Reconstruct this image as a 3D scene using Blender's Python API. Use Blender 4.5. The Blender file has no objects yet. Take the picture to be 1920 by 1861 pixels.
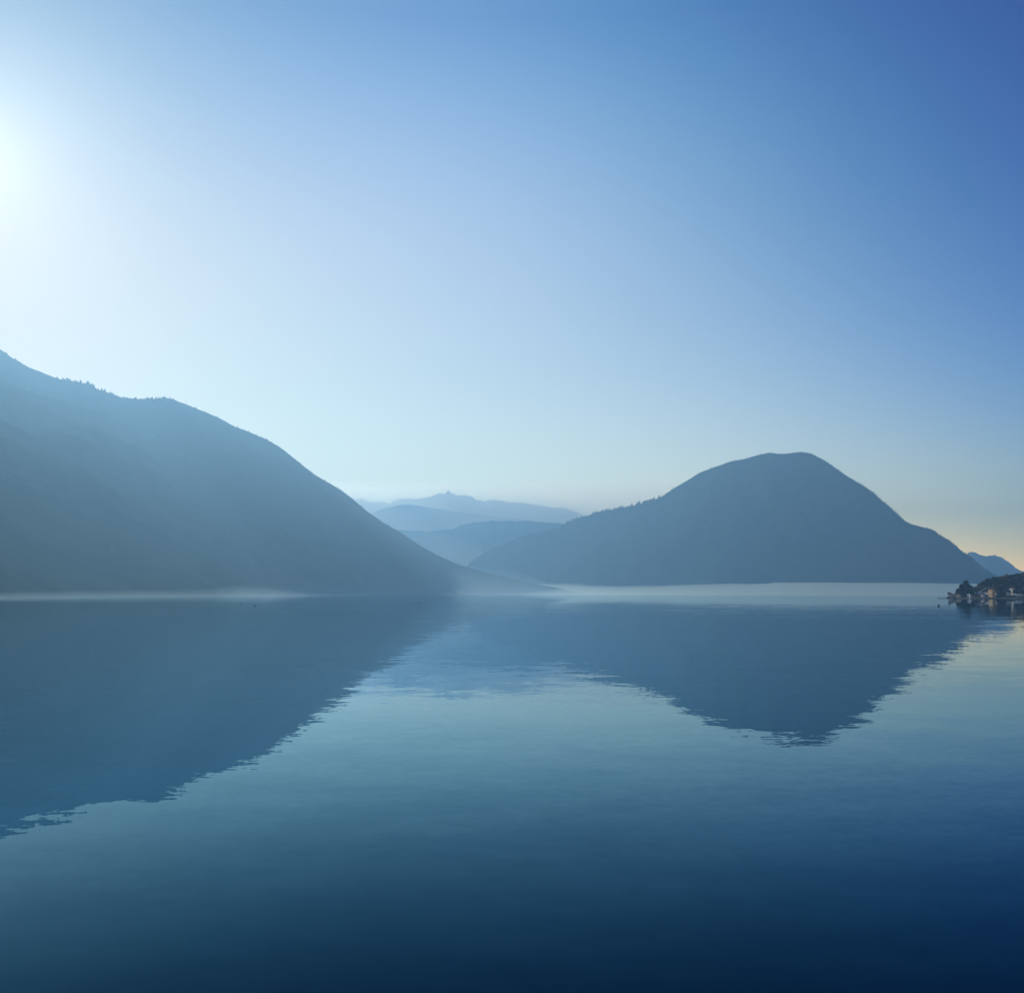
import bpy, bmesh, math, random
import numpy as np
from mathutils import Vector, Matrix, noise

# ------------------------------------------------------------------ camera
S = bpy.context.scene
COL = S.collection
FOV = math.radians(58)
F = 960 / math.tan(FOV / 2)              # focal length in pixels of the 1920x1861 photograph
CX, CY = 960.0, 930.5
HORIZON = 1113.0
PITCH = math.atan((HORIZON - CY) / F)
ROLL = math.radians(0.12)
CAM_H = 5.0
cd = bpy.data.cameras.new('camera')
cam = bpy.data.objects.new('camera', cd)
COL.objects.link(cam)
cd.sensor_fit = 'HORIZONTAL'
cd.sensor_width = 36
cd.lens = 18 / math.tan(FOV / 2)
cd.clip_start = 0.3
cd.clip_end = 60000
c_, s_ = math.cos(ROLL), math.sin(ROLL)
right0, fwd = Vector((1, 0, 0)), Vector((0, math.cos(PITCH), math.sin(PITCH)))
up0 = Vector((0, -math.sin(PITCH), math.cos(PITCH)))
rt = c_ * right0 + s_ * up0
up = -s_ * right0 + c_ * up0
M = Matrix((rt, up, -fwd)).transposed().to_4x4()
M.translation = Vector((0, 0, CAM_H))
cam.matrix_world = M
S.camera = cam


def ray(px, py):
    u, v = (px - CX) / F, (CY - py) / F
    return rt * u + up * v + fwd


def at(px, py, Y):
    """the point at depth Y seen at photograph pixel px, py"""
    d = ray(px, py)
    return Vector((0, 0, CAM_H)) + d * (Y / d.y)


# ------------------------------------------------------------------ sun and sky
SUN_EL = math.radians(23.0)
SUN_AZ = math.radians(-31.8)             # left of the view direction (+Y)
sun_dir = Vector((math.sin(SUN_AZ) * math.cos(SUN_EL), math.cos(SUN_AZ) * math.cos(SUN_EL), math.sin(SUN_EL)))
ld = bpy.data.lights.new('sun', 'SUN')
ld.energy = 5.0
ld.angle = math.radians(0.53)
ld.color = (1.0, 0.95, 0.88)
sun = bpy.data.objects.new('sun', ld)
COL.objects.link(sun)
sun.rotation_euler = sun_dir.to_track_quat('Z', 'Y').to_euler()

world = bpy.data.worlds.new('World')
S.world = world
world.use_nodes = True
wt = world.node_tree
wt.nodes.clear()


def wn(t, **k):
    n = wt.nodes.new(t)
    for a, b in k.items():
        setattr(n, a, b)
    return n


sky = wn('ShaderNodeTexSky', sky_type='NISHITA', sun_disc=False)
sky.sun_elevation = SUN_EL
sky.sun_rotation = SUN_AZ
sky.altitude = 200
sky.air_density = 1.0
sky.dust_density = 0.0
sky.ozone_density = 1.0
AUR_A, AUR_R = 0.9, 0.10
#GRADE-BEGIN
GRADE = [((0, 0), (2.4124, 0.609, -2.7688)), ((0, 1), (-3.8275, 0.6281, 7.1977)), ((0, 2), (7.353, 2.6084, -3.594)), ((0, 3), (-1.8216, -1.1794, -0.4541)), ((0, 4), (-1.5784, -0.7204, 0.1678)), ((1, 0), (-9.7601, -5.8291, 4.1052)), ((1, 1), (0.1945, -3.7188, -7.9753)), ((1, 2), (-2.2619, -1.6082, -2.2637)), ((1, 3), (-3.1416, -0.6775, 6.0888)), ((2, 0), (24.0509, 16.2477, 3.5587)), ((2, 1), (19.2193, 14.8106, -0.1539)), ((2, 2), (-32.0948, -17.7823, -13.2194)), ((3, 0), (-13.1507, -9.6963, -2.839)), ((3, 1), (21.2615, 13.2324, 25.6276)), ((4, 0), (-45.3102, -26.1452, -17.9945))]
#GRADE-END
bg = wn('ShaderNodeBackground')
bg.inputs['Strength'].default_value = 0.1
wo = wn('ShaderNodeOutputWorld')
wt.links.new(sky.outputs[0], bg.inputs['Color'])
if GRADE:
    # tint of the air by height above the horizon (z) and angle from the sun (t): exp of a smooth polynomial
    tc = wn('ShaderNodeTexCoord')
    dn = wn('ShaderNodeVectorMath', operation='NORMALIZE')
    wt.links.new(tc.outputs['Generated'], dn.inputs[0])
    sp = wn('ShaderNodeSeparateXYZ')
    wt.links.new(dn.outputs[0], sp.inputs[0])
    dt = wn('ShaderNodeVectorMath', operation='DOT_PRODUCT')
    wt.links.new(dn.outputs[0], dt.inputs[0])
    dt.inputs[1].default_value = sun_dir
    ac = wn('ShaderNodeMath', operation='ARCCOSINE')
    wt.links.new(dt.outputs['Value'], ac.inputs[0])

    def clampn(sock, lo, hi):
        n = wn('ShaderNodeClamp')
        n.inputs['Min'].default_value = lo
        n.inputs['Max'].default_value = hi
        wt.links.new(sock, n.inputs['Value'])
        return n.outputs[0]

    zt = {(1, 0): clampn(sp.outputs['Z'], 0, 0.55), (0, 1): clampn(ac.outputs[0], 0.06, 1.25)}

    def power(i, j):
        if (i, j) not in zt:
            m = wn('ShaderNodeMath', operation='MULTIPLY')
            a, b = ((i - 1, j), (1, 0)) if i > 0 else ((i, j - 1), (0, 1))
            wt.links.new(power(*a), m.inputs[0])
            wt.links.new(power(*b), m.inputs[1])
            zt[(i, j)] = m.outputs[0]
        return zt[(i, j)]

    acc = None
    for (i, j), c in GRADE:
        v = wn('ShaderNodeVectorMath', operation='SCALE')
        v.inputs[0].default_value = c
        if i + j:
            wt.links.new(power(i, j), v.inputs['Scale'])
        else:
            v.inputs['Scale'].default_value = 1
        if acc is None:
            acc = v.outputs[0]
        else:
            ad = wn('ShaderNodeVectorMath', operation='ADD')
            wt.links.new(acc, ad.inputs[0])
            wt.links.new(v.outputs[0], ad.inputs[1])
            acc = ad.outputs[0]
    s3 = wn('ShaderNodeSeparateXYZ')
    wt.links.new(acc, s3.inputs[0])
    c3 = wn('ShaderNodeCombineXYZ')
    for k in range(3):
        ex = wn('ShaderNodeMath', operation='EXPONENT')
        wt.links.new(s3.outputs[k], ex.inputs[0])
        wt.links.new(ex.outputs[0], c3.inputs[k])
    mx = wn('ShaderNodeVectorMath', operation='MULTIPLY')
    wt.links.new(sky.outputs[0], mx.inputs[0])
    wt.links.new(c3.outputs[0], mx.inputs[1])
    # the white aureole close round the sun, which stands just outside the left edge
    e0 = wn('ShaderNodeMath', operation='MULTIPLY')
    e0.inputs[1].default_value = -1 / AUR_R
    wt.links.new(ac.outputs[0], e0.inputs[0])
    e1 = wn('ShaderNodeMath', operation='EXPONENT')
    wt.links.new(e0.outputs[0], e1.inputs[0])
    au = wn('ShaderNodeVectorMath', operation='SCALE')
    au.inputs[0].default_value = (10 * AUR_A, 10 * AUR_A, 9.6 * AUR_A)
    wt.links.new(e1.outputs[0], au.inputs['Scale'])
    ad2 = wn('ShaderNodeVectorMath', operation='ADD')
    wt.links.new(mx.outputs[0], ad2.inputs[0])
    wt.links.new(au.outputs[0], ad2.inputs[1])
    wt.links.new(ad2.outputs[0], bg.inputs['Color'])
wt.links.new(bg.outputs[0], wo.inputs['Surface'])

S.view_settings.view_transform = 'Standard'
S.view_settings.look = 'None'
S.view_settings.exposure = 0
S.view_settings.gamma = 1
S.view_settings.use_curve_mapping = False
S.cycles.volume_bounces = 1
S.cycles.max_bounces = 8
S.cycles.use_denoising = True

# ------------------------------------------------------------------ helpers
def tag(o, label=None, cat=None, group=None, kind=None):
    if label: o['label'] = label
    if cat: o['category'] = cat
    if group: o['group'] = group
    if kind: o['kind'] = kind
    return o


def link(name, me, mat=None, parent=None, smooth=False):
    o = bpy.data.objects.new(name, me)
    COL.objects.link(o)
    if mat: me.materials.append(mat)
    if parent: o.parent = parent
    if smooth:
        me.polygons.foreach_set('use_smooth', [True] * len(me.polygons))
    return o


def mesh(name, vs, fs):
    me = bpy.data.meshes.new(name)
    me.from_pydata([tuple(v) for v in vs], [], fs)
    me.update()
    return me


def empty(name, loc, rz=0.0):
    o = bpy.data.objects.new(name, None)
    COL.objects.link(o)
    o.location = loc
    o.rotation_euler = (0, 0, rz)
    o.empty_display_size = 1
    return o


def box(bm, x0, x1, y0, y1, z0, z1):
    v = [bm.verts.new(p) for p in ((x0, y0, z0), (x1, y0, z0), (x1, y1, z0), (x0, y1, z0), (x0, y0, z1), (x1, y0, z1), (x1, y1, z1), (x0, y1, z1))]
    for f in ((3, 2, 1, 0), (4, 5, 6, 7), (0, 1, 5, 4), (1, 2, 6, 5), (2, 3, 7, 6), (3, 0, 4, 7)):
        bm.faces.new([v[i] for i in f])


def bmobj(name, bm, mat, parent=None, smooth=False):
    me = bpy.data.meshes.new(name)
    bm.to_mesh(me)
    bm.free()
    return link(name, me, mat, parent, smooth)


def tube(bm, p0, p1, r0, r1, n=6):
    p0, p1 = Vector(p0), Vector(p1)
    q = (p1 - p0).to_track_quat('Z', 'Y')
    a = [bm.verts.new(p0 + q @ Vector((r0 * math.cos(2 * math.pi * i / n), r0 * math.sin(2 * math.pi * i / n), 0))) for i in range(n)]
    b = [bm.verts.new(p1 + q @ Vector((r1 * math.cos(2 * math.pi * i / n), r1 * math.sin(2 * math.pi * i / n), 0))) for i in range(n)]
    for i in range(n):
        j = (i + 1) % n
        bm.faces.new((a[i], a[j], b[j], b[i]))
    bm.faces.new(a[::-1])
    bm.faces.new(b)


def mat(name, color, rough=0.9, var=0.0, scale=1.0, color2=None, spec=0.3, detail=6):
    m = bpy.data.materials.new(name)
    m.use_nodes = True
    nt = m.node_tree
    b = nt.nodes['Principled BSDF']
    b.inputs['Roughness'].default_value = rough
    b.inputs['Specular IOR Level'].default_value = spec
    if color2 is None:
        color2 = tuple(min(1, c * (1 + var)) for c in color)
        color = tuple(c * (1 - var) for c in color)
    g = nt.nodes.new('ShaderNodeNewGeometry')
    n = nt.nodes.new('ShaderNodeTexNoise')
    n.inputs['Scale'].default_value = scale
    n.inputs['Detail'].default_value = detail
    nt.links.new(g.outputs['Position'], n.inputs['Vector'])
    r = nt.nodes.new('ShaderNodeValToRGB')
    r.color_ramp.elements[0].position = 0.35
    r.color_ramp.elements[0].color = (*color, 1)
    r.color_ramp.elements[1].position = 0.65
    r.color_ramp.elements[1].color = (*color2, 1)
    nt.links.new(n.outputs['Fac'], r.inputs[0])
    nt.links.new(r.outputs[0], b.inputs['Base Color'])
    return m


def vol(name, color, density, aniso):
    m = bpy.data.materials.new(name)
    m.use_nodes = True
    nt = m.node_tree
    nt.nodes.clear()
    o = nt.nodes.new('ShaderNodeOutputMaterial')
    v = nt.nodes.new('ShaderNodeVolumePrincipled')
    v.inputs['Color'].default_value = (*color, 1)
    v.inputs['Density'].default_value = density
    v.inputs['Anisotropy'].default_value = aniso
    nt.links.new(v.outputs[0], o.inputs['Volume'])
    return m


M_forest = mat('forest_floor', (0.010, 0.022, 0.014), 1, color2=(0.026, 0.036, 0.022), scale=0.012, spec=0, detail=12)
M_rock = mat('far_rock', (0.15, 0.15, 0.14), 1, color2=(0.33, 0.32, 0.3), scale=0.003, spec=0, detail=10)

# ------------------------------------------------------------------ water
WX0, WX1, WY0, WY1 = -9000, 9000, -1500, 13000
wm = bpy.data.materials.new('lake_water')
wm.use_nodes = True
nt = wm.node_tree
nt.nodes.clear()


def nn(t, **k):
    n = nt.nodes.new(t)
    for a, b in k.items():
        setattr(n, a, b)
    return n


geo = nn('ShaderNodeNewGeometry')


def slope_layer(scale, amp, detail, off, sx=1.0, sy=1.0):
    mp = nn('ShaderNodeMapping')
    mp.inputs['Location'].default_value = off
    mp.inputs['Rotation'].default_value = (0, 0, math.radians(-14))
    mp.inputs['Scale'].default_value = (sx, sy, 1)
    nt.links.new(geo.outputs['Position'], mp.inputs['Vector'])
    n = nn('ShaderNodeTexNoise')
    n.inputs['Scale'].default_value = scale
    n.inputs['Detail'].default_value = detail
    n.inputs['Roughness'].default_value = 0.5
    nt.links.new(mp.outputs[0], n.inputs['Vector'])
    sb = nn('ShaderNodeVectorMath', operation='SUBTRACT')
    nt.links.new(n.outputs['Color'], sb.inputs[0])
    sb.inputs[1].default_value = (0.5, 0.5, 0.5)
    s = nn('ShaderNodeVectorMath', operation='MULTIPLY')
    nt.links.new(sb.outputs[0], s.inputs[0])
    s.inputs[1].default_value = (amp, amp, 0)
    return s.outputs[0]


W_LAYERS = [(0.45, 0.018, 1.0, (3, 7, 0), 0.55, 1.0), (1.7, 0.015, 2.0, (11, 2, 5), 0.55, 1.0), (4.8, 0.016, 1.0, (1, 4, 5), 0.7, 1.0), (0.06, 0.008, 1.0, (5, 9, 1), 0.5, 1.0)]
acc = None
for a in W_LAYERS:
    o = slope_layer(*a)
    if acc is None:
        acc = o
    else:
        ad = nn('ShaderNodeVectorMath', operation='ADD')
        nt.links.new(acc, ad.inputs[0]); nt.links.new(o, ad.inputs[1])
        acc = ad.outputs[0]
# breeze patches: glassy water far out beyond a slightly slanting edge, light ripples this side
sp = nn('ShaderNodeSeparateXYZ')
nt.links.new(geo.outputs['Position'], sp.inputs[0])
pn = nn('ShaderNodeTexNoise')
pn.inputs['Scale'].default_value = 0.02
pn.inputs['Detail'].default_value = 3
mp = nn('ShaderNodeMapping')
mp.inputs['Scale'].default_value = (0.25, 1, 1)
nt.links.new(geo.outputs['Position'], mp.inputs['Vector'])
nt.links.new(mp.outputs[0], pn.inputs['Vector'])
e1 = nn('ShaderNodeMath', operation='MULTIPLY_ADD')      # y + 0.12*x
nt.links.new(sp.outputs['X'], e1.inputs[0]); e1.inputs[1].default_value = 0.16
nt.links.new(sp.outputs['Y'], e1.inputs[2])
e2 = nn('ShaderNodeMath', operation='MULTIPLY_ADD')
nt.links.new(pn.outputs['Fac'], e2.inputs[0]); e2.inputs[1].default_value = 60
nt.links.new(e1.outputs[0], e2.inputs[2])
edge = nn('ShaderNodeMapRange', interpolation_type='SMOOTHSTEP')
edge.inputs['From Min'].default_value = 505
edge.inputs['From Max'].default_value = 545
edge.inputs['To Min'].default_value = 1.0
edge.inputs['To Max'].default_value = 0.25
nt.links.new(e2.outputs[0], edge.inputs['Value'])
pn2 = nn('ShaderNodeTexNoise')
pn2.inputs['Scale'].default_value = 0.035
pn2.inputs['Detail'].default_value = 2
mp2 = nn('ShaderNodeMapping')
mp2.inputs['Scale'].default_value = (0.4, 1.6, 1)
nt.links.new(geo.outputs['Position'], mp2.inputs['Vector'])
nt.links.new(mp2.outputs[0], pn2.inputs['Vector'])
pr = nn('ShaderNodeMapRange')
pr.inputs['From Min'].default_value = 0.3
pr.inputs['From Max'].default_value = 0.7
pr.inputs['To Min'].default_value = 0.6
pr.inputs['To Max'].default_value = 1.3
nt.links.new(pn2.outputs['Fac'], pr.inputs['Value'])
mul = nn('ShaderNodeMath', operation='MULTIPLY')
nt.links.new(edge.outputs[0], mul.inputs[0]); nt.links.new(pr.outputs[0], mul.inputs[1])
scl = nn('ShaderNodeVectorMath', operation='SCALE')
nt.links.new(acc, scl.inputs[0]); nt.links.new(mul.outputs[0], scl.inputs['Scale'])
ad = nn('ShaderNodeVectorMath', operation='ADD')
nt.links.new(scl.outputs[0], ad.inputs[0]); ad.inputs[1].default_value = (0, 0, 1)
nm = nn('ShaderNodeVectorMath', operation='NORMALIZE')
nt.links.new(ad.outputs[0], nm.inputs[0])
# mirror strength falls off from grazing to steeper views, fastest in red
vd = nn('ShaderNodeVectorMath', operation='DOT_PRODUCT')
nt.links.new(nm.outputs[0], vd.inputs[0]); nt.links.new(geo.outputs['Incoming'], vd.inputs[1])
ab = nn('ShaderNodeMath', operation='ABSOLUTE')
nt.links.new(vd.outputs['Value'], ab.inputs[0])
pw = nn('ShaderNodeMath', operation='POWER'); pw.inputs[1].default_value = 1.5
nt.links.new(ab.outputs[0], pw.inputs[0])
cc = nn('ShaderNodeCombineXYZ')
for k, (kk, k0) in enumerate(((20.0, 0.80), (14.2, 0.88), (11.8, 0.92))):
    m1 = nn('ShaderNodeMath', operation='MULTIPLY'); m1.inputs[1].default_value = -kk
    nt.links.new(pw.outputs[0], m1.inputs[0])
    m2 = nn('ShaderNodeMath', operation='EXPONENT')
    m3 = nn('ShaderNodeMath', operation='MULTIPLY'); m3.inputs[1].default_value = k0
    nt.links.new(m1.outputs[0], m2.inputs[0]); nt.links.new(m2.outputs[0], m3.inputs[0]); nt.links.new(m3.outputs[0], cc.inputs[k])
gl = nn('ShaderNodeBsdfGlossy')
gl.inputs['Roughness'].default_value = 0.0
nt.links.new(cc.outputs[0], gl.inputs['Color'])
nt.links.new(nm.outputs[0], gl.inputs['Normal'])
df = nn('ShaderNodeBsdfDiffuse')
df.inputs['Color'].default_value = (0.0, 0.0015, 0.003, 1)
ms = nn('ShaderNodeAddShader')
nt.links.new(df.outputs[0], ms.inputs[0]); nt.links.new(gl.outputs[0], ms.inputs[1])
mo = nn('ShaderNodeOutputMaterial')
nt.links.new(ms.outputs[0], mo.inputs['Surface'])
water = link('water', mesh('water', [(WX0, WY0, 0), (WX1, WY0, 0), (WX1, WY1, 0), (WX0, WY1, 0)], [(0, 1, 2, 3)]), wm)
tag(water, 'calm dark blue lake with faint ripples mirroring the hills', 'lake', kind='structure')

# ------------------------------------------------------------------ mountains
def interp(pts, n, cols=2):
    """resample a polyline of (px, ...) rows to n rows evenly in px"""
    a = np.array(pts, float)
    xs = np.linspace(a[0, 0], a[-1, 0], n)
    return [tuple([x] + [float(np.interp(x, a[:, 0], a[:, k])) for k in range(1, a.shape[1])]) for x in xs]


def mountain(name, label, ridge, depth, foot, mt, n=420, rows=60, gully=0.10, gscale=0.0022, back=0.5, seed=0, jag=3.0):
    """ridge: (px, py); depth: (px, Y) of the ridge; foot: (px, Y) where the front slope meets the water"""
    dx = np.array(depth, float); fx = np.array(foot, float)
    cols = []
    for px, py in interp(ridge, n):
        Yr = float(np.interp(px, dx[:, 0], dx[:, 1]))
        Yf = float(np.interp(px, fx[:, 0], fx[:, 1]))
        top = at(px, py, Yr)
        ft = at(px, HORIZON, Yf)
        cols.append((top, Vector((ft.x, ft.y, -4.0))))
    vs, R = [], rows + rows // 2
    for i, (top, ft) in enumerate(cols):
        H = max(top.z, 0.5)
        for r in range(R + 1):
            t = r / rows
            if t <= 1:
                q = top.lerp(ft, t)
                prof = 1 - t ** 0.92 * (0.55 + 0.45 * t) if False else (1 - t) ** (1.0 + 0.25 * t)
                z = (H + 4) * prof - 4
                p = Vector((q.x, q.y, z))
                env = math.sin(math.pi * min(1, t * 1.02)) ** 0.8 if t < 0.98 else 0
                nv = noise.ridged_multi_fractal(Vector((p.x * gscale + seed, p.y * gscale * 0.6, 3.1 * seed)), 1.0, 2.1, 5, 1.0, 2.0) - 1.0
                p.z += H * gully * env * nv * 0.7
                p.y += -H * gully * env * nv * 0.9
                if r == 0:
                    p.z += jag * noise.fractal(Vector((px0(i) * 420 / n, seed, 0)), 0.8, 2.1, 6)
            else:
                tb = (t - 1) * 2
                q = top.lerp(Vector((top.x * 1.02, top.y + H * 1.9 + 60, -4)), tb)
                p = Vector((q.x, q.y, (H + 4) * (1 - tb) - 4))
                nv = noise.fractal(p * 0.003 + Vector((seed, 0, 0)), 1.0, 2.0, 4)
                p.z += H * 0.12 * nv * math.sin(math.pi * tb)
            vs.append(p)
    # order of rows: front foot .. ridge .. back
    fs = []
    W = R + 1
    order = list(range(rows, -1, -1)) + list(range(rows + 1, R + 1))
    for i in range(n - 1):
        for a, b in zip(order, order[1:]):
            fs.append((i * W + a, (i + 1) * W + a, (i + 1) * W + b, i * W + b))
    o = link(name, mesh(name, vs, fs), mt, smooth=True)
    tag(o, label, 'mountain', kind='structure')
    return cols


def px0(i):
    return i * 0.13


L_RIDGE = [(-700, 430), (-500, 470), (-330, 525), (-200, 570), (-90, 615), (-40, 636), (0, 655), (25, 672), (50, 687), (87, 702), (110, 711), (143, 716), (170, 720), (183, 730), (213, 739), (227, 745), (257, 748), (290, 748), (307, 746), (323, 748), (353, 760), (387, 773), (420, 788), (437, 798), (460, 807), (493, 820), (520, 835), (547, 855), (567, 871), (587, 888), (613, 903), (640, 919), (662, 936), (688, 958), (716, 978), (742, 993), (768, 1009), (792, 1025), (815, 1038), (836, 1048), (862, 1059), (895, 1068), (932, 1077), (985, 1090), (1050, 1103), (1110, 1116)]
mountain('mountain', 'tall hazy blue mountain filling the left side with a notched wooded ridge', L_RIDGE,
         [(-700, 2500), (0, 3700), (300, 4000), (640, 4700), (862, 5200), (1110, 5900)],
         [(-700, 1500), (0, 2600), (400, 3000), (800, 4600), (1110, 5860)], M_forest, seed=1.7, n=520, jag=2.0)
SHADE_SPUR = [(-600, 560), (-300, 625), (-100, 680), (0, 712), (60, 735), (120, 752), (180, 772), (250, 806), (310, 842), (360, 872), (420, 900), (480, 926), (540, 960), (600, 992), (650, 1018), (700, 1044), (745, 1066), (790, 1084), (840, 1102), (880, 1118)]  # added slope: crest follows the shadow edge in the haze, darkening the side below
SHADE_SPUR_D = [(-600, 2000), (0, 3150), (300, 3500), (600, 4050), (880, 4700)]
mountain('mountain', 'broad wooded spur added along the edge of shaded haze in front of the left mountain', SHADE_SPUR,
         SHADE_SPUR_D, [(-600, 700), (0, 1050), (400, 1750), (880, 4660)], M_forest, seed=2.9, n=360, rows=50, jag=3.0, gscale=0.003)
R_RIDGE = [(790, 1116), (840, 1092), (891, 1047), (919, 1030), (945, 1019), (966, 1010), (990, 1001), (1021, 996), (1042, 991), (1060, 981), (1081, 972), (1103, 966), (1120, 962), (1140, 957), (1180, 950), (1227, 937), (1237, 933), (1267, 913), (1293, 898), (1310, 887), (1333, 878), (1373, 864), (1393, 861), (1420, 853), (1440, 849), (1467, 851), (1487, 849), (1503, 847), (1523, 851), (1543, 862), (1567, 878), (1587, 892), (1613, 907), (1633, 920), (1653, 938), (1677, 958), (1697, 977), (1707, 982), (1729, 988), (1743, 991), (1752, 995), (1762, 1003), (1780, 1013), (1793, 1024), (1802, 1032), (1817, 1042), (1832, 1054), (1840, 1062), (1853, 1070), (1867, 1078), (1900, 1096), (1940, 1118)]
mountain('mountain', 'rounded steep blue mountain standing alone at the right of the lake', R_RIDGE,
         [(790, 7300), (1100, 7000), (1293, 6500), (1480, 6100), (1700, 5700), (1940, 5400)],
         [(790, 7250), (1000, 6500), (1200, 5600), (1480, 5000), (1940, 4700)], M_forest, seed=5.2, n=480, jag=2.0)
mountain('mountain', 'pale low wooded hills closing the valley between the two big mountains',
         [(560, 1000), (640, 985), (700, 990), (748, 993), (780, 996), (813, 995), (849, 991), (870, 982), (901, 978), (943, 976), (998, 977), (1047, 981), (1120, 990), (1250, 1010), (1400, 1060)],
         [(560, 8300), (1400, 8300)], [(560, 7600), (1400, 7600)], M_forest, seed=9.1, n=360, rows=40, gully=0.16, jag=12)
mountain('mountain', 'very pale distant mountain range with a small toothed summit behind the valley',
         [(520, 918), (600, 925), (662, 934), (706, 941), (729, 944), (750, 936), (776, 935), (795, 932), (813, 929), (826, 924), (833, 925.5), (841, 919), (848, 923), (854, 927), (867, 926), (880, 930), (896, 937), (909, 940), (925, 936), (940, 941), (971, 941), (985, 945), (1011, 947), (1037, 950), (1063, 952), (1080, 958), (1099, 966), (1150, 985), (1250, 1000), (1400, 1040)],
         [(520, 9900), (1400, 9800)], [(520, 9000), (1400, 9000)], M_rock, seed=3.3, n=420, rows=40, gully=0.2, gscale=0.0012, jag=26)
mountain('mountain', 'pale smooth foothill ridge in front of the distant toothed range',
         [(560, 1010), (640, 985), (690, 963), (715, 955), (740, 948), (766, 945), (802, 951), (850, 958), (920, 968), (1000, 975), (1100, 990), (1250, 1020), (1350, 1060)],
         [(560, 9100), (1350, 9100)], [(560, 8500), (1350, 8500)], M_rock, seed=6.3, n=200, rows=30, gully=0.12, gscale=0.0012, jag=8)
mountain('mountain', 'small pale peak far behind the right mountain above the village point',
         [(1640, 1080), (1740, 1060), (1790, 1046), (1812, 1040), (1820, 1033), (1824, 1034), (1830, 1037), (1841, 1041), (1849, 1042), (1859, 1040), (1867, 1041), (1875, 1044), (1888, 1049), (1898, 1058), (1907, 1065), (1920, 1072), (1980, 1090), (2100, 1104), (2300, 1112)],
         [(1640, 10000), (2300, 10500)], [(1640, 8600), (2300, 8600)], M_rock, seed=8.3, n=260, rows=30, gully=0.15, gscale=0.002, jag=14)

# ------------------------------------------------------------------ mist lying on the far water
def mist(label, x0px, x1px, Yn, Yf, top, dens, color, seed, edge=0.12, ramp=((0, 0.25),), an=0.45, wave=0.16, tall=False, n=160, rows=14):
    """a low bank of mist: closed body lying on the lake, its top gently waving and thinning to its ends"""
    vs, fs = [], []
    for i in range(n + 1):
        u = i / n
        px = x0px + (x1px - x0px) * u
        end = min(1, u / edge) * min(1, (1 - u) / edge)
        end = end * end * (3 - 2 * end)
        yn = float(np.interp(px, [a for a, b in Yn], [b for a, b in Yn]))
        yf = float(np.interp(px, [a for a, b in Yf], [b for a, b in Yf]))
        h0 = float(np.interp(px, [a for a, b in top], [b for a, b in top]))
        rmp = float(np.interp(px, [a for a, b in ramp], [b for a, b in ramp]))
        sharp = min(1, max(0, (0.95 - rmp) / 0.6)) if rmp > 0.4 else 1.0
        for r in range(rows + 1):
            v = r / rows
            p = at(px, HORIZON, yn + (yf - yn) * v)
            rise = min(1, v / rmp)
            h = h0 * end * (v ** 1.7 * (1 - sharp) + rise * (2 - rise) * sharp) * (1 + wave * noise.fractal(Vector((p.x * 0.0022, p.y * 0.0012, seed)), 1.0, 2.0, 5))
            if tall:                       # fills the valley to the height of the range behind it
                h = h0 * end * v
            vs.append(Vector((p.x, p.y, -1.0)))
            vs.append(Vector((p.x, p.y, max(-0.9, h))))
    W = (rows + 1) * 2
    k = lambda i, r, t: i * W + r * 2 + t
    for i in range(n):
        for r in range(rows):
            fs.append((k(i, r, 1), k(i + 1, r, 1), k(i + 1, r + 1, 1), k(i, r + 1, 1)))
            fs.append((k(i, r, 0), k(i, r + 1, 0), k(i + 1, r + 1, 0), k(i + 1, r, 0)))
    for i in range(n):
        fs.append((k(i, 0, 0), k(i + 1, 0, 0), k(i + 1, 0, 1), k(i, 0, 1)))
        fs.append((k(i, rows, 0), k(i, rows, 1), k(i + 1, rows, 1), k(i + 1, rows, 0)))
    for r in range(rows):
        fs.append((k(0, r, 0), k(0, r, 1), k(0, r + 1, 1), k(0, r + 1, 0)))
        fs.append((k(n, r, 0), k(n, r + 1, 0), k(n, r + 1, 1), k(n, r, 1)))
    o = link('mist', mesh('mist', vs, fs), vol('mist_air', color, dens, an))
    tag(o, label, 'mist', kind='stuff')


mist('low white bank of mist lying along the water before the right mountain', 700, 2150,
     [(700, 5600), (1000, 4900), (1900, 3900)], [(700, 6900), (1000, 6400), (1900, 5300)],
     [(700, 84), (1000, 78), (1300, 72), (1900, 62)], 0.0018, (0.86, 1.0, 0.86), 2.0, ramp=((850, 1.0), (1500, 0.35)), wave=0.12)
mist('thin film of mist rising along the foot of the left mountain', -900, 1180,
     [(-900, 400), (0, 700), (500, 1500), (800, 3000), (1180, 4300)], [(-900, 900), (0, 1400), (400, 2400), (800, 4700), (1180, 6300)],
     [(-900, 12), (0, 16), (400, 50), (800, 130), (1180, 150)], 0.00042, (0.72, 0.93, 0.96), 6.0, ramp=((0, 1.0),), wave=0.3)
mist('tall pale haze filling the far valley between the two big mountains', 100, 1900,
     [(100, 6900), (1900, 6900)], [(100, 9900), (1900, 9900)],
     [(100, 1225), (1300, 1225), (1480, 1150), (1600, 950), (1700, 560), (1900, 200)], 0.0014, (1.0, 1.0, 0.86), 8.0, an=0.65, tall=True)

# ------------------------------------------------------------------ woods on the mountain crests
M_crest = mat('crest_wood', (0.02, 0.03, 0.016), 1, color2=(0.045, 0.045, 0.028), scale=0.03, spec=0)
dg = bpy.context.evaluated_depsgraph_get()


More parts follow.
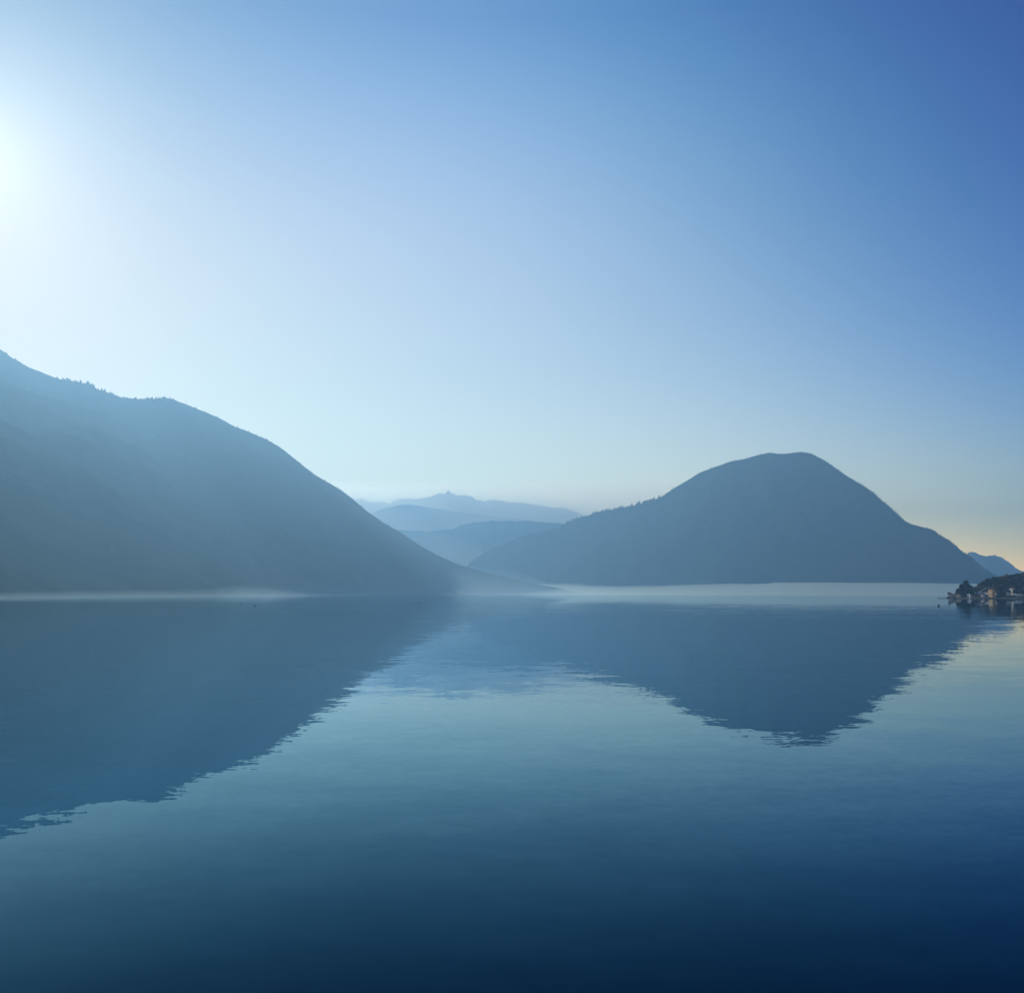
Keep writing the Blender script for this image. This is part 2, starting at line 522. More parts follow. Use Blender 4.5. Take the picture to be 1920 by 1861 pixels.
def crest_wood(label, ridge, depth, spans, seed, hmin=5, hmax=11):
    """rows of little tree crowns standing on the crest; spans: (px from, px to, spacing px, scale)"""
    rnd = random.Random(seed)
    dx = np.array(depth, float); rx = np.array(ridge, float)
    vs, fs = [], []
    for a, b, step, sc in spans:
        px = a
        while px < b:
            px += step * rnd.uniform(0.4, 1.7)
            if rnd.random() < 0.2: px += step * rnd.uniform(1, 4)
            Y = float(np.interp(px, dx[:, 0], dx[:, 1])) + rnd.uniform(-60, 5)
            base = at(px, float(np.interp(px, rx[:, 0], rx[:, 1])), float(np.interp(px, dx[:, 0], dx[:, 1])))
            h = rnd.uniform(hmin, hmax) * sc
            r = h * rnd.uniform(0.25, 0.5)
            x, y, z = base.x, Y, base.z - 4 - (base.y - Y) * 0.35
            conic = rnd.random() < 0.4
            levels = ((0, 0.5), (0.3, 1.0), (0.65, 0.55 if conic else 0.85), (1.0, 0.06 if conic else 0.3))
            i0 = len(vs)
            for t, k in levels:
                for j in range(6):
                    q = j * math.pi / 3 + t
                    rr = r * k * rnd.uniform(0.75, 1.2)
                    vs.append((x + rr * math.cos(q), y + rr * math.sin(q), z + (h + 5) * t))
            for l in range(3):
                for j in range(6):
                    j2 = (j + 1) % 6
                    fs.append((i0 + l * 6 + j, i0 + l * 6 + j2, i0 + l * 6 + 6 + j2, i0 + l * 6 + 6 + j))
            fs.append(tuple(i0 + 18 + j for j in range(6)))
    o = link('forest', mesh('forest', vs, fs), M_crest)
    tag(o, label, 'forest', kind='stuff')


crest_wood('wood along the notched crest of the left mountain', L_RIDGE, [(-700, 2500), (0, 3700), (300, 4000), (640, 4700), (862, 5200), (1110, 5900)],
           [(-40, 108, 1.3, 0.6), (108, 190, 1.0, 1.15), (190, 335, 1.2, 0.95), (335, 520, 1.3, 0.7), (520, 700, 1.5, 0.7), (700, 900, 1.5, 0.8)], 4)
crest_wood('wood along the long left shoulder of the right mountain', R_RIDGE, [(790, 7300), (1100, 7000), (1293, 6500), (1480, 6100), (1700, 5700), (1940, 5400)],
           [(880, 1110, 1.0, 1.5), (1110, 1235, 0.9, 2.1), (1235, 1560, 1.2, 0.8), (1560, 1860, 1.2, 0.65)], 5)
crest_wood('wood along the crest of the added shade-edge spur below the left mountain', SHADE_SPUR, SHADE_SPUR_D, [(-100, 600, 1.4, 0.6)], 6)

# ------------------------------------------------------------------ village point
M_land = mat('bank_earth', (0.045, 0.04, 0.024), 1, color2=(0.11, 0.085, 0.06), scale=0.05, spec=0)
M_stone = mat('quay_stone', (0.22, 0.2, 0.16), 0.9, color2=(0.36, 0.33, 0.27), scale=0.4, spec=0.1)
DT = 1300.0                              # distance of the village shore


def gx(px, Y=DT):
    return at(px, HORIZON, Y).x


HX = [(gx(1774), 0.2), (gx(1780), 1.2), (gx(1795), 3.0), (gx(1815), 4.2), (gx(1835), 9), (gx(1850), 15), (gx(1862), 19), (gx(1874), 22), (gx(1886), 24),
      (gx(1900), 27), (gx(1912), 28), (gx(1935), 31), (gx(2000), 44), (gx(2150), 85), (gx(2400), 130), (gx(2800), 170)]


def land_h(x, y):
    x = x * DT / y
    hm = float(np.interp(x, [a for a, b in HX], [b for a, b in HX]))
    d = y - shore_y(x)
    if d < 0: return -3.0
    w = 50 + hm * 3.2
    t = min(1, d / w)
    h = 1.2 + (hm - 1.2) * (t * t * (3 - 2 * t)) if hm > 1.2 else hm
    far = 700 - d
    if far < 260: h *= max(0, far / 260)
    h += 0.5 * noise.fractal(Vector((x * 0.02, y * 0.02, 1)), 1.0, 2.0, 4) * min(1, d / 10)
    return h if d > 3 else h * d / 3 - 0.8 * (1 - d / 3)


def shore_y(x):
    return DT + 3 * noise.noise(Vector((x * 0.02, 0, 4))) + max(0, 8 - (x - gx(1774))) * 2.2 - max(0, x - gx(1935)) * 0.25


vs, fs = [], []
xs = list(np.arange(gx(1774), gx(1960), 2.2)) + list(np.arange(gx(1960), gx(2800), 14))
ds = [-4, -1, 0, 1, 3, 6, 10] + list(np.arange(14, 160, 4)) + list(np.arange(160, 720, 20))
for x in xs:
    for d in ds:
        y = shore_y(x) + d
        vs.append((x * y / DT, y, land_h(x * y / DT, y)))
nw = len(ds)
for i in range(len(xs) - 1):
    for j in range(nw - 1):
        fs.append((i * nw + j, (i + 1) * nw + j, (i + 1) * nw + j + 1, i * nw + j + 1))
land = link('ground', mesh('ground', vs, fs), M_land, smooth=True)
tag(land, 'brown wooded point of land carrying the village', 'ground', kind='structure')


def ground_z(x, y):
    return land_h(x, y)


# quay wall along the shore
bm = bmesh.new()
qx = list(np.arange(gx(1793), gx(1960), 4.0))
for a, b in zip(qx, qx[1:]):
    ya, yb = shore_y(a) - 1.2, shore_y(b) - 1.2
    v = []
    for x, y in ((a, ya), (b, yb), (b, yb + 1.6), (a, ya + 1.6)):
        v.append(bm.verts.new((x, y, -1.5)))
    for x, y in ((a, ya), (b, yb), (b, yb + 1.6), (a, ya + 1.6)):
        v.append(bm.verts.new((x, y, 1.0)))
    for f in ((4, 5, 6, 7), (0, 1, 5, 4), (2, 3, 7, 6)):
        bm.faces.new([v[i] for i in f])
bmesh.ops.remove_doubles(bm, verts=bm.verts, dist=0.01)
q = bmobj('quay_wall', bm, M_stone)
tag(q, 'low pale stone quay wall running along the village waterline', 'wall')

# jetty: deck and piles
M_wood = mat('jetty_wood', (0.05, 0.045, 0.04), 0.9, color2=(0.09, 0.08, 0.07), scale=1.0, spec=0.1)
jt = empty('jetty', (gx(1758), DT - 1, 0))
tag(jt, 'thin dark wooden jetty reaching left from the tip of the point', 'jetty')
JL = gx(1779) - gx(1758)
bm = bmesh.new()
for k in range(int(JL / 0.8)):
    box(bm, k * 0.8, k * 0.8 + 0.74, -1.1, 1.1, 0.72, 0.86)
box(bm, 0, JL, -0.95, -0.75, 0.5, 0.715); box(bm, 0, JL, 0.75, 0.95, 0.5, 0.715)
bmobj('deck', bm, M_wood, jt)
for k in range(6):
    for s in (-1, 1):
        bm = bmesh.new()
        tube(bm, (0.3 + k * (JL - 1) / 5, s * 1.2, -1.5), (0.3 + k * (JL - 1) / 5, s * 1.2, 1.25), 0.14, 0.12, 8)
        bmobj('pile', bm, M_wood, jt)

# ------------------------------------------------------------------ houses
def plaster(c): return mat('plaster', tuple(x * 0.9 for x in c), 0.9, color2=c, scale=0.5, spec=0.1)
M_tile = mat('roof_tile', (0.12, 0.06, 0.04), 0.9, color2=(0.2, 0.1, 0.07), scale=1.2, spec=0.1)
M_slate = mat('roof_slate', (0.28, 0.3, 0.3), 0.7, color2=(0.42, 0.44, 0.44), scale=1.0, spec=0.2)
M_shut = mat('shutter_paint', (0.05, 0.07, 0.05), 0.7, color2=(0.08, 0.09, 0.06), scale=2)
M_glass = bpy.data.materials.new('window_glass'); M_glass.use_nodes = True
_b = M_glass.node_tree.nodes['Principled BSDF']; _b.inputs['Base Color'].default_value = (0.02, 0.025, 0.03, 1); _b.inputs['Roughness'].default_value = 0.1
M_frame = mat('frame_paint', (0.55, 0.54, 0.5), 0.6, color2=(0.65, 0.64, 0.6), scale=2)


def house(name, label, cat, pxc, pybase, w, l, h, color, roof='gable', rmat=None, rz=92, Y=None, floors=2, cols=3, door=True, chimney=False, big_door=False, band=None, group='houses of the lakeside village'):
    """w: length of the long side that faces the sun and the lake (local -Y), l: depth"""
    z = None
    if pybase > 1117.9:
        Y = Y or DT + 8
    else:
        # stand it where the slope meets the line of sight to its foot
        Y = min((DT + 6 + k for k in range(60)), key=lambda y: abs(ground_z(at(pxc, pybase, y).x, y) - at(pxc, pybase, y).z))
    p = at(pxc, pybase, Y)
    root = empty(name, (p.x, Y, max(p.z, 0.6)), math.radians(-rz))
    tag(root, label, cat, group)
    wallm = plaster(color)
    bm = bmesh.new()
    w, l = w * 1.6, l * 0.65
    hw, hl = w / 2, l / 2
    rh = 0.0
    dz = -3.5 - (p.z > 3) * 3
    if roof == 'gable':
        rh = l * 0.24
        # prism walls with gable ends
        pts = [(-hw, -hl), (hw, -hl), (hw, hl), (-hw, hl)]
        b = [bm.verts.new((x, y, dz)) for x, y in pts]
        t = [bm.verts.new((x, y, h)) for x, y in pts]
        ga, gb = bm.verts.new((-hw, 0, h + rh)), bm.verts.new((hw, 0, h + rh))
        bm.faces.new((b[0], b[1], t[1], t[0])); bm.faces.new((b[2], b[3], t[3], t[2]))
        bm.faces.new((b[1], b[2], t[2], gb, t[1])); bm.faces.new((b[3], b[0], t[0], ga, t[3]))
    else:
        box(bm, -hw, hw, -hl, hl, dz, h)
    bmobj('wall', bm, wallm, root)
    bm = bmesh.new()
    o = 0.5
    if roof == 'gable':
        s = rh / hl
        for sg in (-1, 1):
            y1 = sg * (hl + o); z1 = h - o * s
            v = [bm.verts.new(q) for q in ((-hw - o, y1, z1 + 0.03), (hw + o, y1, z1 + 0.03), (hw + o, 0, h + rh + 0.03), (-hw - o, 0, h + rh + 0.03),
                                           (-hw - o, y1, z1 + 0.25), (hw + o, y1, z1 + 0.25), (hw + o, 0, h + rh + 0.25), (-hw - o, 0, h + rh + 0.25))]
            for f in ((0, 1, 2, 3), (4, 5, 6, 7), (0, 1, 5, 4), (1, 2, 6, 5), (3, 0, 4, 7)):
                bm.faces.new([v[i] for i in f])
    elif roof == 'hip':
        rh = min(hw, hl) * 0.5
        e = max(0.1, hw - hl)
        v = [bm.verts.new(q) for q in ((-hw - o, -hl - o, h + 0.02), (hw + o, -hl - o, h + 0.02), (hw + o, hl + o, h + 0.02), (-hw - o, hl + o, h + 0.02), (-e, 0, h + rh), (e, 0, h + rh))]
        for f in ((3, 2, 1, 0), (0, 1, 5, 4), (2, 3, 4, 5), (1, 2, 5), (3, 0, 4)):
            bm.faces.new([v[i] for i in f])
    else:
        box(bm, -hw - 0.25, hw + 0.25, -hl - 0.25, hl + 0.25, h + 0.01, h + 0.35)
    rf = bmobj('roof', bm, rmat or M_tile, root)
    if chimney:
        bm = bmesh.new(); box(bm, hw * 0.3, hw * 0.3 + 0.7, 0.3, 1.0, h + rh * 0.5, h + rh + 0.9); box(bm, hw * 0.3 - 0.1, hw * 0.3 + 0.8, 0.2, 1.1, h + rh + 0.903, h + rh + 1.05)
        bmobj('chimney', bm, wallm, rf)
    if band:
        bm = bmesh.new(); z0 = h * band[0]; z1 = h * band[1]
        box(bm, -hw - 0.9, hw + 0.3, -hl - 1.3, -hl - 0.003, z0, z1)
        bmobj('balcony', bm, plaster(band[2]), root)
    # windows on the two seen faces: front (-Y) and left gable (-X)
    fh = h / floors
    faces = [((1, 0), (0, -1), hw, hl, cols), ((0, 1), (-1, 0), hl, hw, max(1, cols - 1))]
    for ax, nrm, half, off, nc in faces:
        for fl in range(floors):
            for k in range(nc):
                if door and fl == 0 and k == nc // 2 and nrm == (0, -1): continue
                if big_door and fl == 0 and nrm == (0, -1): continue
                t = -half + (k + 0.5) * (2 * half / nc)
                zc = fl * fh + fh * 0.55
                ww, wh = min(1.0, half / nc * 0.8) * 0.5, min(1.5, fh * 0.5) / 2
                def rect(bm, a0, a1, z0, z1, d0, d1):
                    c = [(ax[0] * a + nrm[0] * (off + d), ax[1] * a + nrm[1] * (off + d)) for a, d in ((a0, d0), (a1, d1))]
                    (xa, ya), (xb, yb) = c
                    box(bm, min(xa, xb), max(xa, xb), min(ya, yb), max(ya, yb), z0, z1)
                bm = bmesh.new()
                rect(bm, t - ww - 0.08, t - ww, zc - wh, zc + wh, 0.003, 0.06); rect(bm, t + ww, t + ww + 0.08, zc - wh, zc + wh, 0.003, 0.06)
                rect(bm, t - ww - 0.08, t + ww + 0.08, zc + wh, zc + wh + 0.08, 0.003, 0.06); rect(bm, t - ww - 0.14, t + ww + 0.14, zc - wh - 0.1, zc - wh, 0.003, 0.12)
                wf = bmobj('window', bm, M_frame, root)
                bm = bmesh.new(); rect(bm, t - ww, t + ww, zc - wh, zc + wh, 0.004, 0.03)
                bmobj('pane', bm, M_glass, wf)
                if h > 5:
                    for sg in (-1, 1):
                        bm = bmesh.new(); a = t + sg * (ww + 0.36)
                        rect(bm, a - 0.26, a + 0.26, zc - wh, zc + wh, 0.004, 0.05)
                        bmobj('shutter', bm, M_shut, root)
    if door or big_door:
        dw = w * 0.32 if big_door else 0.5
        dh = min(h * 0.78, 2.6) if big_door else 2.1
        bm = bmesh.new(); box(bm, -dw, dw, -hl - 0.05, -hl - 0.003, 0.0, dh)
        d = bmobj('door', bm, M_shut, root)
        bm = bmesh.new(); box(bm, dw - 0.15, dw - 0.08, -hl - 0.12, -hl - 0.052, 0.95, 1.05)
        bmobj('handle', bm, M_frame, d)
    return root


WHITE, CREAM, OCHRE, GREY, PINK = (0.8, 0.8, 0.78), (0.7, 0.68, 0.58), (0.5, 0.33, 0.15), (0.45, 0.46, 0.45), (0.65, 0.52, 0.5)
house('cabin', 'small beige cabin with a tiled roof, first on the left of the shore', 'cabin', 1796, 1118.4, 6, 4.5, 2.6, (0.5, 0.43, 0.3), floors=1, cols=2)
house('boathouse', 'bright white boathouse with a wide dark door standing at the water below the tall conifers', 'boathouse', 1817.5, 1119, 4.6, 4, 3.4, WHITE, floors=1, cols=2, door=False, big_door=True, Y=DT + 3, rmat=M_slate)
house('hut', 'tiny white hut half hidden in dark trees straight above the boathouse', 'hut', 1817.5, 1114, 3.4, 3, 2.0, WHITE, floors=1, cols=1, Y=DT + 30, rmat=M_slate)
house('house', 'low grey house with a pale slate roof between the dark conifers and the ochre house', 'house', 1836.5, 1114, 7.5, 6, 2.8, GREY, floors=1, cols=3, Y=DT + 26, rmat=M_slate)
house('shed', 'pinkish white shed at the water just left of the ochre house', 'shed', 1842.8, 1119, 3.6, 3.4, 3.0, PINK, floors=1, cols=1, Y=DT + 4)
house('house', 'long bright white flat-roofed building touching the left side of the ochre house', 'house', 1848, 1114.6, 7.0, 4, 2.6, WHITE, roof='flat', floors=1, cols=4, Y=DT + 24, rmat=plaster(WHITE))
house('villa', 'tall ochre villa with a hipped roof and a pale balcony at the water', 'villa', 1860, 1118.4, 8.0, 7, 10.2, OCHRE, roof='hip', floors=3, cols=3, Y=DT + 12, band=(0.42, 0.5, (0.7, 0.58, 0.4)), chimney=True)
house('house', 'small white house right of the ochre villa, partly behind shrubs', 'house', 1867.6, 1114.2, 3.8, 3.6, 2.6, WHITE, floors=1, cols=2, Y=DT + 30)
house('house', 'narrow cream house leftmost of the cluster below the hill', 'house', 1887, 1115, 4.6, 4.5, 4.8, CREAM, floors=2, cols=2, Y=DT + 30)
house('house', 'little cream gabled house between the narrow cream house and the villa above', 'house', 1892, 1115.2, 4.2, 4, 2.8, CREAM, floors=1, cols=2, Y=DT + 34)
house('villa', 'tall cream villa with a brown hipped roof standing above the other houses', 'villa', 1897.3, 1112, 6.0, 5.5, 7.0, CREAM, roof='hip', floors=2, cols=2, Y=DT + 60, chimney=True)
house('house', 'small white house directly below the tall cream villa', 'house', 1899.5, 1115.4, 3.8, 3.6, 2.6, WHITE, floors=1, cols=1, Y=DT + 36)
house('house', 'low white lakeside house right of the cream cluster, leftmost of three in a row', 'house', 1906, 1117.6, 4.6, 4, 2.8, CREAM, floors=1, cols=2, Y=DT + 12, rmat=M_slate)
house('house', 'low pale lakeside house in the middle of the three in a row', 'house', 1912.6, 1117.6, 4.0, 4, 2.9, (0.55, 0.55, 0.52), floors=1, cols=2, Y=DT + 13, rmat=M_slate)
house('house', 'low white lakeside house rightmost of the three in a row, at the picture edge', 'house', 1918.8, 1117.6, 4.4, 4, 2.9, CREAM, floors=1, cols=2, Y=DT + 12)

# ------------------------------------------------------------------ trees of the point
def leafmat(c1, c2, name='foliage'):
    return mat(name, c1, 0.8, color2=c2, scale=0.5, spec=0.1, detail=3)


M_conif = leafmat((0.015, 0.034, 0.024), (0.045, 0.075, 0.05))
M_broad = leafmat((0.022, 0.04, 0.022), (0.065, 0.085, 0.04))
M_bare = leafmat((0.16, 0.12, 0.09), (0.32, 0.24, 0.18), 'twigs')
M_reed = leafmat((0.12, 0.09, 0.065), (0.22, 0.17, 0.13), 'dry_shrub')
M_bark = mat('bark', (0.05, 0.04, 0.035), 0.9, color2=(0.1, 0.085, 0.07), scale=2, spec=0.1)


def crown_mesh(kind, h, w, seed, n):
    rnd = random.Random(seed)
    vs, fs = [], []
    clumps = []
    if kind == 'cone':
        k = 26
        for i in range(k):
            t = (i + 0.5) / k
            r = w * 0.5 * (1 - t) ** 0.8 * rnd.uniform(0.65, 1.15)
            for j in range(max(1, int(5 * (1 - t) + 1))):
                a = rnd.uniform(0, 6.28)
                clumps.append((r * 0.7 * math.cos(a), r * 0.7 * math.sin(a), h * (0.08 + 0.9 * t), max(0.45, r * 0.45), h * 0.03))
        clumps.append((0, 0, h * 0.99, 0.3, h * 0.03))
    elif kind == 'shrub':
        for i in range(18):
            a, rr, t = rnd.uniform(0, 6.28), rnd.uniform(0, 1) ** 0.6, rnd.uniform(0.05, 0.9)
            q = w * 0.42 * rr * (0.6 + 0.8 * t - 0.75 * t * t)
            clumps.append((q * math.cos(a), q * math.sin(a), h * t, w * 0.14, h * 0.12))
    else:
        for i in range(22):
            a, b, rr = rnd.uniform(0, 6.28), rnd.uniform(-0.7, 1.3), rnd.uniform(0.3, 0.95) ** 0.6
            cb = math.cos(b)
            clumps.append((rr * w * 0.42 * math.cos(a) * cb, rr * w * 0.42 * math.sin(a) * cb, h * (0.53 + 0.40 * rr * math.sin(b)), w * rnd.uniform(0.12, 0.2), h * rnd.uniform(0.05, 0.1)))
    for i in range(n):
        cx, cy, cz, cr, ch = rnd.choice(clumps)
        while True:
            d = Vector((rnd.uniform(-1, 1), rnd.uniform(-1, 1), rnd.uniform(-1, 1)))
            if d.length < 1: break
        c = Vector((cx + d.x * cr, cy + d.y * cr, cz + d.z * ch))
        s = rnd.uniform(0.35, 0.75) * (0.45 if kind in ('bare', 'shrub') else 1)
        u = Vector((rnd.gauss(0, 1), rnd.gauss(0, 1), rnd.gauss(0, 1))).normalized()
        v = u.cross(Vector((rnd.gauss(0, 1), rnd.gauss(0, 1), rnd.gauss(0, 1)))).normalized()
        if kind in ('bare', 'shrub'): v *= 0.22; u *= 2.4
        k0 = len(vs)
        vs += [c + u * s, c + v * s, c - u * s, c - v * s]
        fs.append((k0, k0 + 1, k0 + 2, k0 + 3))
    return mesh('crown', vs, fs), clumps


def trunk_mesh(kind, h, w, seed, clumps):
    rnd = random.Random(seed)
    bm = bmesh.new()
    lean = Vector((rnd.uniform(-.03, .03) * h, rnd.uniform(-.03, .03) * h, 0))
    top = h * (0.95 if kind == 'cone' else 0.62)
    mid = Vector((0, 0, top * 0.45)) + lean * 0.5
    tube(bm, (0, 0, -1.5), mid, h * 0.022 + 0.08, h * 0.015 + 0.05, 8)
    tube(bm, mid, Vector((0, 0, top)) + lean, h * 0.015 + 0.05, 0.06, 8)
    for c in rnd.sample(clumps, min(len(clumps), 12)):
        st = min(c[2] * 0.8, top * 0.9)
        q = Vector((0, 0, st)) + lean * (st / top)
        tube(bm, q, c[:3], h * 0.007 + 0.03, 0.03, 5)
    me = bpy.data.meshes.new('trunk')
    bm.to_mesh(me); bm.free()
    me.materials.append(M_bark)
    return me


PROTO = {}


def proto(kind, i, h=10.0):
    key = (kind, i)
    if key not in PROTO:
        w = {'cone': 5.0, 'round': 9.0, 'bare': 8.5, 'shrub': 9.0}[kind] * (1 + 0.15 * (i - 1))
        kk = {'cone': 'cone', 'round': 'round', 'bare': 'bare', 'shrub': 'shrub'}[kind]
        cm, cl = crown_mesh(kk, h, w, 100 + i * 7 + len(kind), {'cone': 2600, 'round': 3000, 'bare': 4200, 'shrub': 3600}[kind])
        cm.materials.append({'cone': M_conif, 'round': M_broad, 'bare': M_bare, 'shrub': M_reed}[kind])
        PROTO[key] = (cm, trunk_mesh(kk, h, w, i, cl))
    return PROTO[key]


def tree(kind, i, px, h, Y, label, cat='tree', group=None, wide=1.0, name=None, z=None):
    cm, tm = proto(kind, i)
    x = gx(px, Y)
    if z is None and Y > DT + 25:
        top = ground_z(x, Y) + h
        Y2 = Y + 28
        x2 = gx(px, Y2)
        h = max(h * 0.6, CAM_H + (top - CAM_H) * Y2 / Y - ground_z(x2, Y2))
        x, Y = x2, Y2
    s = h / 10.0
    root = empty(name or {'cone': 'conifer_tree', 'round': 'evergreen_tree', 'bare': 'bare_tree', 'shrub': 'shrub'}[kind], (x, Y, ground_z(x, Y)), (px * 7.3) % 6.28)
    root.scale = (s * wide, s * wide, s)
    tag(root, label, cat, group)
    for nm, me in (('trunk', tm), ('crown', cm)):
        o = bpy.data.objects.new(nm, me)
        COL.objects.link(o)
        o.parent = root
    return root


tree('shrub', 0, 1779.5, 8, DT + 16, 'tall bare reddish shrub at the very tip of the point', 'shrub', wide=0.9)
tree('shrub', 1, 1785, 7, DT + 17, 'bare brown shrub second from the tip of the point', 'shrub', wide=1.0)
tree('shrub', 2, 1790, 6.4, DT + 18, 'bare brown shrub just left of the first dark conifer', 'shrub', wide=1.0)
tree('round', 0, 1797, 13, DT + 26, 'dark rounded evergreen leftmost of the dark trees, over the beige cabin', 'tree', wide=0.8)
tree('cone', 0, 1803.5, 17.5, DT + 30, 'dark pointed conifer with the lower tip, left of the taller one', 'tree', wide=2.0)
tree('round', 1, 1808, 13, DT + 22, 'dark evergreen filling the gap between the two pointed conifers', 'tree', wide=0.8)
tree('cone', 1, 1812.8, 22, DT + 34, 'tallest pointed dark conifer rising over the boathouse', 'tree', wide=1.9)
tree('round', 2, 1820, 15.5, DT + 30, 'dark broad evergreen right of the tallest conifer', 'tree', wide=0.9)
tree('round', 0, 1827, 12.5, DT + 32, 'dark evergreen sloping down right of the broad one behind the hut', 'tree', wide=0.8)
tree('bare', 0, 1834, 13, DT + 44, 'bare greyish tree behind the low grey house', 'tree', wide=1.0)
tree('bare', 1, 1840, 15, DT + 50, 'bare reddish tree between the grey house and the dark domed evergreen', 'tree', wide=0.9)
tree('round', 2, 1832, 12, DT + 52, 'dark evergreen behind the bare greyish tree, left of the reddish one', 'tree', wide=1.0)
tree('round', 0, 1839, 13.5, DT + 62, 'dark evergreen behind the bare reddish tree', 'tree', wide=1.0)
tree('bare', 2, 1829.5, 10, DT + 38, 'small bare tree at the right foot of the dark conifers', 'tree', wide=1.1)
tree('bare', 1, 1844, 12, DT + 42, 'bare brown tree just above the long white building', 'tree', wide=1.0)
tree('round', 1, 1845, 18, DT + 48, 'dark evergreen behind the long white building', 'tree', wide=0.8)
tree('round', 2, 1851, 21, DT + 52, 'dark domed evergreen left above the ochre villa', 'tree', wide=0.85)
tree('round', 0, 1858, 16, DT + 60, 'dark evergreen straight behind the ochre villa', 'tree', wide=0.9)
tree('round', 1, 1866, 20, DT + 62, 'large dark evergreen right above the ochre villa', 'tree', wide=0.9)
tree('round', 2, 1874, 19, DT + 58, 'large dark evergreen at the centre of the hillside', 'tree', wide=1.0)
tree('round', 0, 1881, 18, DT + 56, 'dark evergreen left above the narrow cream house', 'tree', wide=0.9)
tree('round', 1, 1889, 13, DT + 66, 'dark evergreen left of the tall cream villa', 'tree', wide=0.9)
tree('round', 2, 1905, 13, DT + 60, 'dark evergreen right of the tall cream villa', 'tree', wide=0.9)
tree('round', 0, 1913, 12, DT + 58, 'dark evergreen above the middle low lakeside house', 'tree', wide=0.95)
tree('round', 1, 1921, 12, DT + 60, 'dark evergreen at the picture edge above the rightmost lakeside house', 'tree', wide=0.95)
tree('cone', 0, 1871, 8, DT + 16, 'small dark conifer at the shore right of the ochre villa', 'tree', wide=1.1)
tree('round', 2, 1876, 7, DT + 14, 'low dark evergreen at the shore between the villa and the cream houses', 'tree', wide=1.2)
tree('round', 0, 1881.5, 6, DT + 12, 'low bush-like evergreen at the shore left of the narrow cream house', 'tree', wide=1.2)
tree('round', 1, 1830, 5, DT + 10, 'low dark evergreen at the shore left of the pinkish shed', 'tree', wide=1.2)
tree('round', 2, 1808, 5.0, DT + 10, 'low dark evergreen at the shore left of the boathouse', 'tree', wide=1.2)
rnd = random.Random(12)
HB = 'bare brown tree in the wood covering the crest and slope of the point'
HE = 'dark evergreen in the wood covering the crest and slope of the point'
kk = 0
for row, (d, hh, pa) in enumerate(((75, 11, 1852), (90, 12, 1856), (105, 12, 1860), (122, 12, 1864), (140, 11.5, 1868), (62, 11.5, 1866), (50, 11, 1874), (38, 10, 1902), (29, 8.5, 1903), (66, 9, 1834), (57, 6.5, 1826))):
    px = pa + rnd.uniform(0, 3)
    while px < (1965 if pa > 1850 else 1866):
        Y = DT + d + rnd.uniform(-6, 6)
        bare = rnd.random() < (0.45 + 0.12 * row if row < 5 else 0.3)
        tree('bare' if bare else 'round', kk % 3, px, hh * rnd.uniform(0.75, 1.1), Y, HB if bare else HE, 'tree',
             'bare trees of the hillside wood' if bare else 'evergreens of the hillside wood', wide=rnd.uniform(0.8, 1.05))
        kk += 1
        px += rnd.uniform(4.5, 7.5) * (0.6 if pa == 1826 else 1)
tree('round', 1, 1909, 13, DT + 112, 'dark evergreen making the highest bump on the crest of the point', 'tree', wide=0.8)

for k in range(16):
    px = (1866, 1871, 1878, 1883, 1886, 1889.5, 1894, 1902, 1904, 1909, 1911, 1915, 1917, 1920, 1924, 1929)[k]
    tree('bare' if k % 3 == 1 else 'round', k % 3, px, rnd.uniform(4.5, 8), DT + rnd.uniform(30, 62), 'low tree on the open slope among the village houses', 'tree',
         'low trees among the village houses', wide=rnd.uniform(0.9, 1.2), z=-99)

# ------------------------------------------------------------------ water birds and buoy
M_bird = mat('bird_feathers', (0.02, 0.02, 0.022), 0.7, color2=(0.05, 0.045, 0.04), scale=6)
M_beak = mat('beak', (0.25, 0.2, 0.08), 0.5, color2=(0.3, 0.24, 0.1), scale=6)


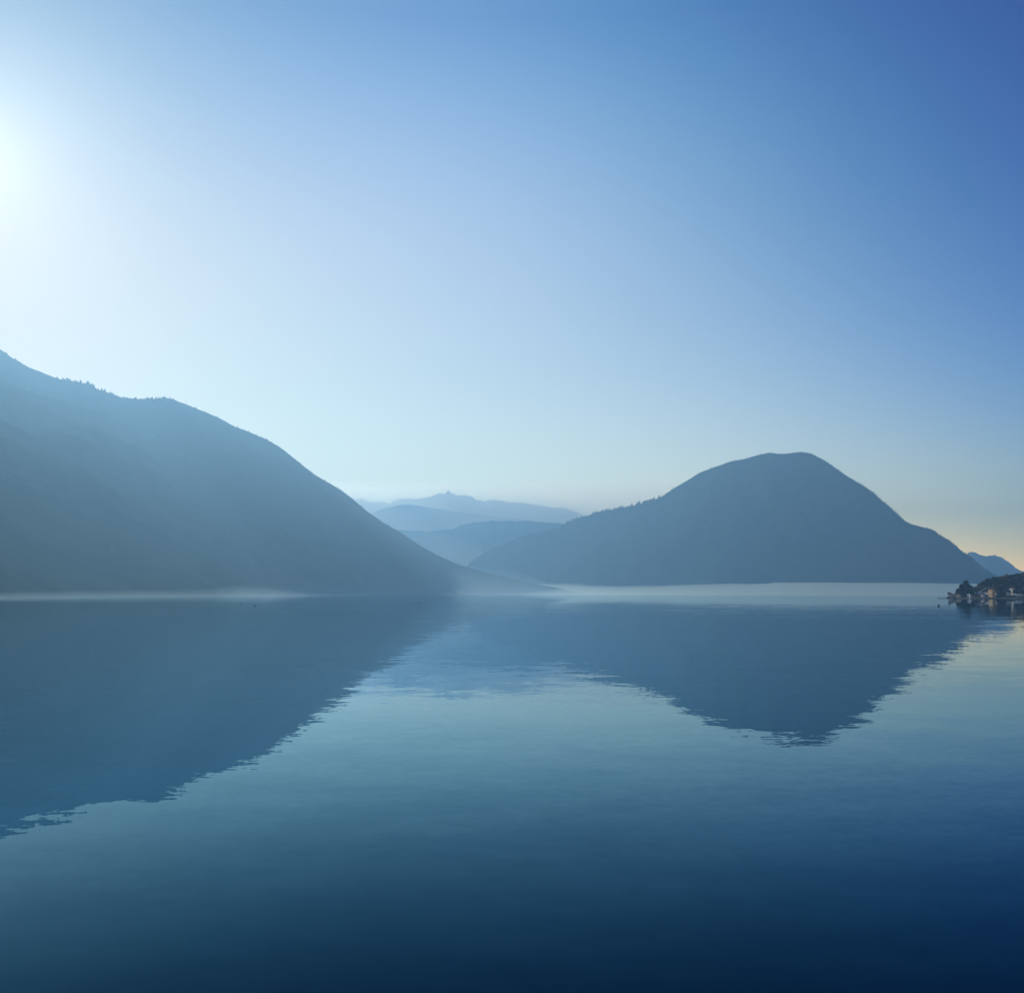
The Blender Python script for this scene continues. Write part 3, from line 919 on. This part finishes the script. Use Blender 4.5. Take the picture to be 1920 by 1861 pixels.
def bird(label, px, py, L=0.9, rz=0.0):
    p0 = ray(px, py)
    Y = CAM_H / (-p0.z / p0.y)
    p = at(px, py, Y)
    root = empty('water_bird', (p.x, p.y, 0), rz)
    tag(root, label, 'bird', 'water birds afloat on the lake')
    prof = [(-0.52, 0.10, 0.02), (-0.42, 0.11, 0.07), (-0.25, 0.09, 0.16), (0.0, 0.08, 0.20), (0.2, 0.10, 0.17), (0.31, 0.17, 0.10), (0.36, 0.27, 0.06), (0.375, 0.38, 0.05), (0.40, 0.45, 0.065), (0.46, 0.46, 0.05), (0.50, 0.45, 0.015)]
    vs, fs, n = [], [], 12
    for i, (x, z, r) in enumerate(prof):
        a = prof[min(i + 1, len(prof) - 1)]; b = prof[max(i - 1, 0)]
        d = Vector((a[0] - b[0], 0, a[1] - b[1])).normalized()
        up_ = Vector((-d.z, 0, d.x))
        for k in range(n):
            t = 2 * math.pi * k / n
            vs.append((Vector((x, 0, z)) + up_ * r * math.cos(t) * 0.85 + Vector((0, 1, 0)) * r * math.sin(t)) * L)
    for i in range(len(prof) - 1):
        for k in range(n):
            k2 = (k + 1) % n
            fs.append((i * n + k, i * n + k2, (i + 1) * n + k2, (i + 1) * n + k))
    fs.append(tuple(range(n))); fs.append(tuple((len(prof) - 1) * n + k for k in range(n - 1, -1, -1)))
    link('body', mesh('body', vs, fs), M_bird, root, smooth=True)
    bm = bmesh.new(); tube(bm, (0.49 * L, 0, 0.45 * L), (0.60 * L, 0, 0.43 * L), 0.02 * L, 0.004 * L, 6)
    bmobj('beak', bm, M_beak, root)
    for s in (-1, 1):
        bm = bmesh.new()
        v = [bm.verts.new(Vector(q) * L) for q in ((0.2, s * 0.165, 0.16), (0.0, s * 0.205, 0.18), (-0.3, s * 0.14, 0.17), (-0.5, s * 0.05, 0.15), (-0.3, s * 0.16, 0.09), (0.05, s * 0.21, 0.07))]
        w_ = [bm.verts.new(q.co + Vector((0, s * 0.012 * L, 0))) for q in v]
        bm.faces.new(v); bm.faces.new(w_[::-1])
        for k in range(6): bm.faces.new((v[k], v[(k + 1) % 6], w_[(k + 1) % 6], w_[k]))
        bmobj('wing', bm, M_bird, root)


bird('dark water bird alone on the open lake left of the centre, below the mist', 787, 1130.5, 1.0, 0.4)
bird('dark water bird at the right end of the pair before the left mountain', 478, 1136, 1.1, 0.1)
bird('faint dark water bird, the farther and left one of the pair before the left mountain', 451, 1131, 1.2, 0.2)
p0 = ray(1760, 1136); Yb = CAM_H / (-p0.z / p0.y); pb = at(1760, 1136, Yb)
by = empty('buoy', (pb.x, pb.y, 0))
tag(by, 'small dark round buoy floating off the tip of the point', 'buoy')
M_buoy = mat('buoy_paint', (0.015, 0.02, 0.03), 0.5, color2=(0.03, 0.035, 0.045), scale=3)
bm = bmesh.new(); bmesh.ops.create_uvsphere(bm, u_segments=20, v_segments=14, radius=0.42); bmesh.ops.translate(bm, verts=bm.verts, vec=(0, 0, 0.22))
bmobj('float', bm, M_buoy, by, smooth=True)
bm = bmesh.new(); tube(bm, (0, 0, 0.6), (0, 0, 0.85), 0.12, 0.09, 10)
bmobj('collar', bm, M_buoy, by)
bm = bmesh.new()
for k in range(10):
    a, b = k * math.pi / 5, (k + 1) * math.pi / 5
    tube(bm, (0.11 * math.cos(a), 0, 0.95 + 0.11 * math.sin(a)), (0.11 * math.cos(b), 0, 0.95 + 0.11 * math.sin(b)), 0.02, 0.02, 6)
bmobj('ring', bm, M_buoy, by)

# ------------------------------------------------------------------ haze
bm = bmesh.new()
box(bm, WX0 - 300, WX1 + 300, WY0 - 300, WY1 + 300, -5, 1235)
hz = bmobj('haze', bm, vol('haze_air', (0.255, 0.50, 0.72), 0.00016, 0.52))
tag(hz, 'thin blue haze filling the air over the lake', 'haze', kind='stuff')
